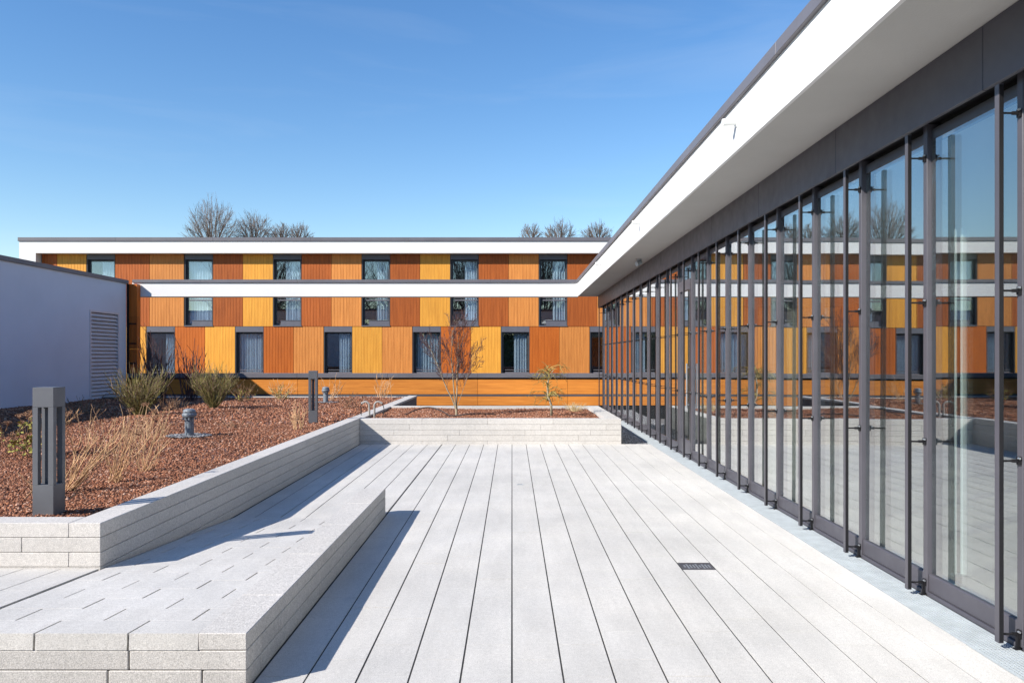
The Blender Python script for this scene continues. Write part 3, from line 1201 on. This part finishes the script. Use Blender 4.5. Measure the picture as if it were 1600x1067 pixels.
# ------------------------------------------------------------------ vent pipes, goosenecks, hose
def vent(loc, label):
    v = empty('vent_pipe', loc)
    tag(v, label, 'vent pipe', 'vent pipes in the gravel bed')
    MB().lathe([(0.064, -0.1), (0.064, 0.30)], 20).build('pipe', 'vent_grey', v, smooth=False)
    MB().lathe([(0.07, 0.285), (0.098, 0.30), (0.104, 0.325), (0.098, 0.345), (0.082, 0.352)], 24).build('collar', 'vent_grey', v)
    MB().lathe([(0.086, 0.3525), (0.090, 0.375), (0.080, 0.40), (0.045, 0.413), (0.0, 0.416)], 24).build('cap', 'vent_grey', v)
    m = MB()
    for k in range(10):
        a = k * 0.628
        m.box(0.088 * math.cos(a) - .008, 0.088 * math.cos(a) + .008, 0.088 * math.sin(a) - .008, 0.088 * math.sin(a) + .008, 0.255, 0.284)
    m.build('teeth', 'vent_grey', v)


vp = []
for (ix, yy, lab) in ((297, 11.65, 'grey capped vent pipe rising from a ring of grey pebbles'),
                      (510, 20.4, 'grey capped vent pipe near the timber parapet')):
    xx = px(ix, yy)
    z = bedz(xx, yy)
    vent((xx, yy, z), lab)
    vp.append((xx, yy, z))
for n_, (xx, yy, z) in enumerate(vp):
    k = 520 if n_ == 0 else 160
    rr = 0.07 + 0.20 * np.sqrt(rg.random(k))
    aa = rg.uniform(0, 6.283, k)
    P = np.stack([xx + rr * np.cos(aa) * 1.15, yy + rr * np.sin(aa), np.full(k, z + 0.022)], 1)
    o = chips('pebble_ring', P, rg.uniform(0.012, 0.026, k), 'grey_gravel', 20 + n_)
    tag(o, ('ring of loose grey pebbles round the nearer vent pipe' if n_ == 0 else 'small ring of pebbles round the vent pipe by the parapet'), 'pebbles', kind='stuff')


def gooseneck(x, y, sgn, label, cable):
    z = pbz(x, y)
    gq = empty('gooseneck_pipe', (x, y, z))
    tag(gq, label, 'pipe')
    pts = [(0, 0, -0.05), (0, 0, 0.24)]
    for k in range(1, 9):
        a = math.pi * 0.62 * k / 8
        pts.append((sgn * 0.075 * (1 - math.cos(a)), 0, 0.24 + 0.075 * math.sin(a)))
    e = pts[-1]
    pts.append((e[0] + sgn * 0.05, 0, e[2] - 0.03))
    MB().tube(pts, 0.020, 12).build('pipe', 'pipe_grey', gq)
    e = pts[-1]
    MB().tube([(e[0] - sgn * .02, 0, e[2] + .012), e], 0.024, 12).build('collar', 'pipe_grey', gq)
    c = [e]
    for k in range(1, 9):
        t = k / 8
        c.append((e[0] + cable * math.sin(t * 2.6) * 0.07 + t * cable * -0.05, 0.01 * t, e[2] * (1 - t) - 0.01 * t + 0.02 * math.sin(t * 3)))
    MB().tube(c, 0.008, 6).build('cable', 'rubber', gq)


gooseneck(px(578, 15.55), 15.55, -1, 'grey gooseneck pipe bent over towards the bollard light with a hanging cable', -0.3)
gooseneck(px(586, 15.5), 15.5, 1, 'grey gooseneck pipe bent over towards the bare tree with a hanging cable', 0.8)
hp = []
for k in range(0, 41):
    t = k / 40
    xx = px(634, 16) + (px(775, 16) - px(634, 16)) * t
    hp.append((xx, 15.9 + 0.25 * math.sin(t * 7), 0.43 + 0.14 * max(0, math.sin(t * math.pi * 2.0)) * (1 if t < 0.5 else 0) + 0.045 * max(0, math.sin((t - .55) * math.pi * 2.2)) * (1 if t > .55 else 0)))
o = MB().tube(hp, 0.011, 7).build('hose', 'rubber', smooth=True)
tag(o, 'black irrigation hose arching over the planter gravel', 'hose')


# ------------------------------------------------------------------ plants
def grow(rn, p, d, ln, r, depth, cfg, out):
    """one branch as a polyline, then its children"""
    segs = cfg['segs']
    pts, rad = [p.copy()], [r]
    d = d.normalized()
    for s in range(segs):
        j = Vector((rn.gauss(0, 1), rn.gauss(0, 1), rn.gauss(0, 1))) * cfg['jit']
        d = (d + j + Vector((0, 0, cfg['up'][min(depth, len(cfg['up']) - 1)]))).normalized()
        p = p + d * (ln / segs)
        pts.append(p.copy())
        rad.append(max(cfg['rmin'], r * (1 - (1 - cfg['taper']) * (s + 1) / segs)))
    out.append((depth, pts, rad))
    if depth >= cfg['max']:
        return
    nc = cfg['n'][min(depth, len(cfg['n']) - 1)]
    for c in range(nc):
        t = cfg['t0'][min(depth, len(cfg['t0']) - 1)]
        t = t + (1 - t) * (c + rn.random() * 0.9) / nc
        t = min(t, 0.999)
        i = min(int(t * segs), segs - 1)
        f = t * segs - i
        q = pts[i].lerp(pts[i + 1], f)
        bd = (pts[i + 1] - pts[i]).normalized()
        ang = R(rn.uniform(*cfg['ang']))
        az = rn.uniform(0, 6.283)
        u = bd.orthogonal().normalized()
        u = Matrix.Rotation(az, 3, bd) @ u
        nd = bd * math.cos(ang) + u * math.sin(ang)
        lr = cfg['lr'] * rn.uniform(0.75, 1.2) * (1.05 - 0.45 * t * cfg.get('apical', 0.5))
        grow(rn, q, nd, ln * lr, max(cfg['rmin'], rad[i] * cfg['rr']), depth + 1, cfg, out)


def tubes(branches, sel, sides):
    mb = MB()
    for dep, pts, rad in branches:
        if sel(dep):
            mb.tube(pts, rad, sides(dep), cap=False)
    return mb


def bare_tree(loc, height, seed, label, group, half, fork=0.62, leaders=11, twig=0.010, targets=240):
    """straight trunk, leaders fanning out, and fine branches that fill a rounded dome of twigs"""
    rn = random.Random(seed)
    t = empty('bare_tree', loc)
    tag(t, label, 'tree', group)
    zf = height * fork
    up = height - zf
    root = Vector((0, 0, zf - up * 0.25))
    tr = [Vector((0, 0, -0.3)), Vector((0.05, 0.02, zf * .5)), root]
    tb = MB()
    tb.tube(tr, [height * .016, height * .013, height * .011], 7)
    lead = []
    for k in range(leaders):
        a = 2.39996 * k + rn.uniform(-.4, .4)
        th = R(80) * math.sqrt((k + 0.3) / leaders)
        e = Vector((math.cos(a) * math.sin(th) * half * .85, math.sin(a) * math.sin(th) * half * .85, zf + math.cos(th) * up * rn.uniform(.6, .85)))
        m1 = root.lerp(e, 0.35) + Vector((rn.gauss(0, .06), rn.gauss(0, .06), 0.05 * up))
        m2 = root.lerp(e, 0.7) + Vector((rn.gauss(0, .06), rn.gauss(0, .06), 0.04 * up))
        pts = [root, m1, m2, e]
        lead.append((pts, (e - root).normalized()))
        r0 = height * 0.0055
        tb.tube(pts, [r0, r0 * .75, r0 * .5, twig], 5)
    tb.build('trunk', 'bark_dark', t, smooth=True)
    cr = MB()
    for k in range(targets):
        a = rn.uniform(0, 6.283)
        ct = rn.uniform(0.0, 1.0)
        st = math.sqrt(1 - ct * ct)
        rr = rn.uniform(0.62, 1.0) ** 0.6 * (1 + 0.05 * math.sin(a * 5 + seed) + rn.gauss(0, 0.03))
        e = Vector((math.cos(a) * st * half * rr, math.sin(a) * st * half * rr, zf + (ct ** 0.72) * up * rr))
        d = (e - root).normalized()
        pts, _ = max(lead, key=lambda q: q[1].dot(d) + rn.gauss(0, .04))
        f = rn.uniform(0.6, 2.4)
        i = int(f)
        p0 = pts[i].lerp(pts[i + 1], f - i)
        ln = (e - p0).length
        c = p0.lerp(e, 0.5) + Vector((rn.gauss(0, .05), rn.gauss(0, .05), -0.02)) * ln + Vector((0, 0, 0.02 * ln))
        br = [p0, p0.lerp(c, .9), c.lerp(e, .5), e]
        cr.tube(br, [twig * 1.9, twig * 1.5, twig * 1.2, twig * .8], 3, cap=False)
        for q in range(7):
            u = rn.uniform(0.25, 1.0)
            i = min(int(u * 3), 2)
            p = br[i].lerp(br[i + 1], u * 3 - i)
            dd = ((br[i + 1] - br[i]).normalized() + Vector((rn.gauss(0, .42), rn.gauss(0, .42), rn.gauss(.2, .3)))).normalized()
            l2 = up * rn.uniform(0.07, 0.17)
            p1 = p + dd * l2 * .5
            p2 = p1 + (dd + Vector((rn.gauss(0, .2), rn.gauss(0, .2), .2))).normalized() * l2 * .5
            cr.tube([p, p1, p2], [twig * .9, twig * .8, twig * .6], 3, cap=False)
    cr.build('crown', 'bark_dark', t)
    return t


TG = 'bare trees behind the panel building'
for (ix, yd, topy, spr, seed, lab) in (
        (334, 60, 309, 40, 11, 'tallest bare rounded tree rising behind the panel building roof'),
        (399, 62, 329, 34, 12, 'medium bare tree right beside the tallest one behind the roof'),
        (441, 66, 346, 17, 13, 'small bare tree just showing above the roof beside the medium one'),
        (469, 68, 346, 18, 14, 'outermost low bare tree of the tall group above the roof'),
        (831, 64, 347, 18, 15, 'small sparse bare tree left of the bushy one near the white roof edge'),
        (875, 62, 342, 27, 16, 'bushy bare tree above the roof between two sparse ones'),
        (934, 62, 344, 25, 17, 'bare tree peeking out where the white roof edge crosses the building')):
    ht = pz(topy, yd) + 0.9
    bare_tree((px(ix, yd), yd, -0.9), ht, seed, lab, TG, spr * 1.12 * yd / F_PX, (pz(371, yd) + 0.9 - spr * 0.02) / ht, 6 + int(spr * 0.2), 0.0072, 40 + int(spr * 4.6))
# trees on the open side of the terrace, mirrored in the windows
rn = random.Random(77)
proto = [bare_tree((-30 + 9 * k, -27, -0.9), 17, 31 + k, 'bare tree on the open side of the terrace mirrored in the windows', 'bare trees on the open side', 5.5, 0.3, 13, 0.022, 260) for k in range(2)]
for k in range(2, 9):
    src = proto[k % 2]
    c = src.copy()
    COL.objects.link(c)
    c.location = (-30 + 8 * k + rn.uniform(-2, 2), -27 + rn.uniform(-5, 3), -0.9)
    c.rotation_euler = (0, 0, rn.uniform(0, 6.28))
    for ch in src.children:
        d = ch.copy()
        COL.objects.link(d)
        d.parent = c


# unseen hedge added behind the camera to darken the low window reflections
hq = empty('hedge', (-12, -23, -0.9))
tag(hq, 'unseen evergreen hedge added on the open side for the windows to mirror', 'hedge')
MB().box(-34, 34, -0.6, 0.6, -0.05, 4.6).build('hedge_core', 'hedge_leaf', hq)
n_ = 9000
hxs = rg.uniform(-34.2, 34.2, n_)
hzs = rg.uniform(0.0, 4.95, n_)
hys = rg.uniform(0.55, 0.85, n_)
hys[::3] = rg.uniform(-0.7, 0.8, len(hys[::3]))
hzs[::3] = rg.uniform(4.55, 5.0, len(hzs[::3]))
ho = chips('hedge_foliage', np.stack([hxs, hys, hzs], 1), rg.uniform(0.10, 0.26, n_), 'hedge_leaf', 91, 0.3)
ho.parent = hq
tag(ho, kind='stuff')


def stems(loc, n, h, spread, r, seed, mat, name, label, cat, group=None, lean=(0, 0), curve=0.5, twigs=0, tipmat=None, heads=0, leaves=0, rbase=0.06):
    """clump of stems from one base"""
    rn = random.Random(seed)
    t = empty(name, loc)
    tag(t, label, cat, group)
    mb, tp = MB(), MB()
    hd, lf = MB(), MB()
    for k in range(n):
        a = rn.uniform(0, 6.283)
        s = spread * math.sqrt(rn.random())
        hh = h * rn.uniform(0.55, 1.0) * (1 - 0.25 * (s / max(spread, 1e-3)) ** 2)
        bx_, by_ = rn.gauss(0, rbase), rn.gauss(0, rbase)
        ex, ey = s * math.cos(a) + lean[0] * hh, s * math.sin(a) + lean[1] * hh
        pts = []
        wob = rn.uniform(-.03, .03)
        for i in range(5):
            u = i / 4
            uu = u ** (1 + curve * rn.uniform(-0.3, 0.6))
            pts.append((bx_ + ex * uu + wob * math.sin(u * 5) * h, by_ + ey * uu + wob * math.cos(u * 4) * h * .6, -0.03 + hh * u))
        mb.tube(pts, [r, r * .9, r * .8, r * .68, r * .5], 4, cap=False)
        for q in range(twigs):
            u = rn.uniform(0.35, 0.98)
            i = min(int(u * 4), 3)
            p0 = Vector(pts[i]).lerp(Vector(pts[i + 1]), u * 4 - i)
            dd = (Vector(pts[i + 1]) - Vector(pts[i])).normalized() + Vector((rn.gauss(0, .45), rn.gauss(0, .45), rn.gauss(0.15, .25)))
            ln = h * rn.uniform(0.10, 0.26)
            p1 = p0 + dd.normalized() * ln * .5
            p2 = p1 + (dd.normalized() + Vector((rn.gauss(0, .25), rn.gauss(0, .25), .25))).normalized() * ln * .5
            (tp if tipmat and rn.random() < 0.4 else mb).tube([p0, p1, p2], [r * .62, r * .55, r * .38], 3, cap=False)
        if heads and rn.random() < heads:
            e = Vector(pts[-1])
            for q in range(16):
                c = e + Vector((rn.gauss(0, .028), rn.gauss(0, .028), rn.gauss(0.008, .010)))
                hd.tube([e - Vector((0, 0, .03)), c], [0.0025, 0.002], 3, cap=False)
                hd.quad(c + Vector((-.011, 0, 0)), c + Vector((0, -.011, .006)), c + Vector((.011, 0, 0)), c + Vector((0, .011, .006)))
        for q in range(leaves):
            u = rn.uniform(0.2, 0.85)
            i = min(int(u * 4), 3)
            p0 = Vector(pts[i]).lerp(Vector(pts[i + 1]), u * 4 - i)
            dd = Vector((rn.gauss(0, 1), rn.gauss(0, 1), rn.gauss(.2, .5))).normalized()
            sd = dd.orthogonal().normalized() * 0.016
            p1 = p0 + dd * 0.022
            lf.quad(p0, p1 + sd, p0 + dd * 0.05, p1 - sd)
    mb.build('stems', mat, t)
    if tp.v:
        tag(tp.build('tips', tipmat, t), kind='stuff')
    if hd.v:
        tag(hd.build('flower_heads', 'flower_head', t), kind='stuff')
    if lf.v:
        tag(lf.build('leaves', 'leaf_yellow', t), kind='stuff')
    return t


def bl(ix, yd):
    x_ = px(ix, yd)
    return (x_, yd, bedz(x_, yd))


# two evergreen brooms
stems(bl(220, 15.8), 105, 1.05, 0.60, 0.0055, 41, 'broom_green', 'broom_shrub', 'bushy olive green broom shrub in front of the louvred vent', 'shrub', 'broom shrubs', twigs=7, tipmat='broom_tip', rbase=0.03, curve=0.1)
stems(bl(334, 18.3), 100, 1.06, 0.58, 0.006, 42, 'broom_green', 'broom_shrub', 'bushy olive green broom shrub between vent pipe and timber parapet', 'shrub', 'broom shrubs', twigs=7, tipmat='broom_tip', rbase=0.03, curve=0.1)
# dry stem clumps near the bollard
stems(bl(104, 7.0), 26, 0.62, 0.22, 0.0042, 51, 'dry_stem', 'dry_stem_clump', 'tan leaning dry stems close behind the large bollard light', 'dry shrub', lean=(0.62, 0.1), twigs=1, heads=0.05, rbase=0.025)
stems(bl(178, 7.54), 22, 0.74, 0.30, 0.0042, 52, 'dry_stem', 'dry_stem_clump', 'upright fan of tan dry stems between two leaning clumps', 'dry shrub', lean=(0.22, 0.0), twigs=1, heads=0.12, rbase=0.025)
stems(bl(228, 8.2), 18, 0.72, 0.26, 0.0044, 53, 'dry_stem', 'dry_stem_clump', 'tan dry stems nearest the garden wall coping', 'dry shrub', lean=(0.15, 0.0), twigs=1, heads=0.12, rbase=0.025)
stems(bl(128, 9.4), 9, 0.66, 0.3, 0.005, 54, 'dry_stem', 'dry_stem_clump', 'sparse tan stems with dried heads behind the leaning clump', 'dry shrub', lean=(0.1, 0.0), twigs=1, heads=0.35, rbase=0.12)
stems(bl(208, 10.6), 11, 0.76, 0.34, 0.005, 55, 'dry_stem', 'dry_stem_clump', 'tall tan stems with dried flower heads in front of the broom', 'dry shrub', lean=(0.1, 0.0), twigs=1, heads=0.3, rbase=0.10)
stems(bl(252, 11.4), 9, 0.66, 0.22, 0.006, 56, 'dry_stem', 'dry_stem_clump', 'thin clump of dried flower stems left of the pebble ring', 'dry shrub', twigs=1, heads=0.45, rbase=0.12)
stems(bl(45, 9.2), 20, 0.62, 0.22, 0.0055, 57, 'dry_stem_dark', 'hydrangea', 'dried hydrangea with small yellow green leaves behind the large bollard', 'shrub', twigs=1, heads=0.5, leaves=9, rbase=0.10)
stems(bl(8, 10.5), 18, 0.5, 0.25, 0.0055, 58, 'dry_stem_dark', 'hydrangea', 'brown dried hydrangea stems in the shade of the white building', 'shrub', twigs=2, heads=0.2, leaves=2, rbase=0.14)
stems(bl(100, 13.5), 22, 0.4, 0.35, 0.006, 59, 'dry_stem_dark', 'low_dry_shrub', 'low dark dry shrub in the shade below the white wall', 'dry shrub', twigs=3, rbase=0.2)
stems(bl(140, 17.0), 24, 0.45, 0.4, 0.007, 60, 'dry_stem_dark', 'low_dry_shrub', 'low dark dry shrub at the foot of the louvred vent', 'dry shrub', twigs=3, rbase=0.2)
# tall thin twiggy shrubs before the lower windows
stems(bl(246, 20.4), 30, 1.95, 0.55, 0.011, 61, 'red_twig', 'tall_twig_shrub', 'tall thin reddish twigs in front of the lower window beside the white building', 'shrub', 'tall twig shrubs', twigs=3, rbase=0.12, curve=0.3)
stems(bl(296, 20.8), 24, 1.80, 0.5, 0.0115, 62, 'red_twig', 'tall_twig_shrub', 'tall dark twigs against the brown panel between yellow panel and window', 'shrub', 'tall twig shrubs', twigs=4, rbase=0.10, curve=0.3)
for (ix, yd, n_, hh, sp_, sd, mt, lv_, lab) in (
        (382, 20.6, 26, 0.62, 0.34, 63, 'dry_stem_dark', 3, 'brown dry shrub right beside the broom by the parapet'),
        (440, 22.4, 30, 0.62, 0.42, 64, 'dry_stem', 5, 'golden dry shrub in front of the sunlit parapet panel'),
        (520, 21.6, 16, 0.7, 0.40, 65, 'dry_stem', 0, 'sparse tan dry shrub behind the far vent pipe'),
        (597, 22.9, 18, 0.85, 0.30, 66, 'dry_stem', 0, 'upright tan dry shrub before the parapet left of the bare planter tree'),
        (268, 17.6, 20, 0.42, 0.34, 67, 'dry_stem_dark', 0, 'low brown dry shrub between the two broom shrubs'),
        (470, 13.0, 14, 0.52, 0.20, 68, 'dry_stem', 0, 'thin pale stems rising behind the far bollard light'),
        (550, 18.2, 12, 0.48, 0.30, 69, 'dry_stem_dark', 0, 'few thin twigs between far bollard light and parapet'),
        (372, 13.4, 14, 0.22, 0.3, 70, 'dry_stem_dark', 0, 'low scatter of brown twigs on the open gravel beyond the pebble ring'),
        (60, 6.6, 16, 0.28, 0.34, 71, 'dry_stem_dark', 0, 'low brown twigs beside the base of the large bollard')):
    stems(bl(ix, yd), n_, hh, sp_, 0.0058, sd, mt, 'dry_shrub', lab, 'dry shrub', twigs=3, leaves=lv_, rbase=0.09)
# small creeping remnants on the gravel
rn = random.Random(99)

# multi-stemmed small tree in the planter
rn = random.Random(5)
tx, ty = px(714, 16.2), 16.2
mt_ = empty('multi_stem_tree', (tx, ty, pbz(tx, ty)))
mt_.scale = (0.72, 0.72, 1.0)
tag(mt_, 'bare multi-stemmed small tree with red twigs in the block planter', 'tree')
out = []
cfg = dict(segs=6, jit=0.075, up=[0.07, 0.07, 0.06, 0.05], rmin=0.0030, taper=0.30, n=[14, 8, 5], t0=[0.32, 0.2, 0.2], ang=(20, 55), lr=0.36, rr=0.4, max=3)
trunk = [Vector((0, 0, -0.05)), Vector((0.005, 0, 0.06)), Vector((0.0, 0, 0.14))]
out.append((0, trunk, [0.036, 0.032, 0.030]))
for d, ln, r in ((Vector((-0.44, 0.1, 1.0)), 1.55, 0.021), (Vector((-0.24, -0.15, 1.05)), 1.66, 0.020), (Vector((0.16, 0.05, 1.05)), 1.60, 0.020), (Vector((0.50, -0.1, 1)), 1.25, 0.008), (Vector((-0.05, 0.3, 1)), 1.66, 0.013)):
    grow(rn, Vector((0.0, 0, 0.10)), d, ln, r, 0, cfg, out)
tubes(out, lambda d: d == 0, lambda d: 8).build('trunk', 'bark_pale', mt_, smooth=True)
tubes(out, lambda d: d == 1, lambda d: 4).build('branches', 'bark_dark', mt_)
tubes(out, lambda d: d > 1, lambda d: 3).build('crown', 'red_twig', mt_)

# small weeping larch
tx, ty = px(862, 16.0), 16.0
lt = empty('weeping_larch', (tx, ty, pbz(tx, ty)))
lt.scale = (1.2, 1.2, 1.12)
tag(lt, 'little weeping larch with yellow green twigs in the block planter', 'tree')
rn = random.Random(8)
tb = MB()
tb.tube([(0.01, 0, -0.05), (0.0, 0, 0.2), (-0.05, 0.01, 0.36), (-0.06, 0, 0.55), (-0.03, 0, 0.72), (0.04, 0, 0.82)], [0.024, 0.022, 0.019, 0.016, 0.012, 0.007], 7)
tb.build('trunk', 'bark_pale', lt, smooth=True)
cr_ = MB()
for k in range(30):
    h0 = rn.uniform(0.26, 0.82)
    a = rn.uniform(0, 6.283)
    ln = rn.uniform(0.16, 0.42)
    base = Vector((-0.05 + 0.08 * max(0, h0 - .6), 0, h0))
    pts = []
    for i in range(6):
        u = i / 5
        pts.append(base + Vector((math.cos(a) * ln * u, math.sin(a) * ln * u, 0.16 * math.sin(u * 2.2) * (0.4 + h0 * .6) - 0.14 * u * u)) + Vector((rn.gauss(0, .012), rn.gauss(0, .012), rn.gauss(0, .012))))
    cr_.tube(pts, [0.0085, 0.0075, 0.0065, 0.0055, 0.0045, 0.0035], 4, cap=False)
    for q in range(6):
        i = rn.randrange(1, 6)
        p0 = pts[i]
        d = Vector((rn.gauss(math.cos(a) * .6, .6), rn.gauss(math.sin(a) * .6, .6), rn.gauss(-.1, .5))).normalized() * rn.uniform(.05, .14)
        cr_.tube([p0, p0 + d * .5 + Vector((0, 0, .012)), p0 + d], [0.0042, 0.0036, 0.0026], 3, cap=False)
cr_.build('crown', 'larch_twig', lt)
tx, ty = px(899, 17.2), 17.2
stems((tx, ty, pbz(tx, ty)), 70, 0.27, 0.26, 0.004, 81, 'dry_grass', 'grass_tuft', 'small tuft of dry straw-coloured grass in the planter', 'grass tuft', curve=1.2, rbase=0.05)
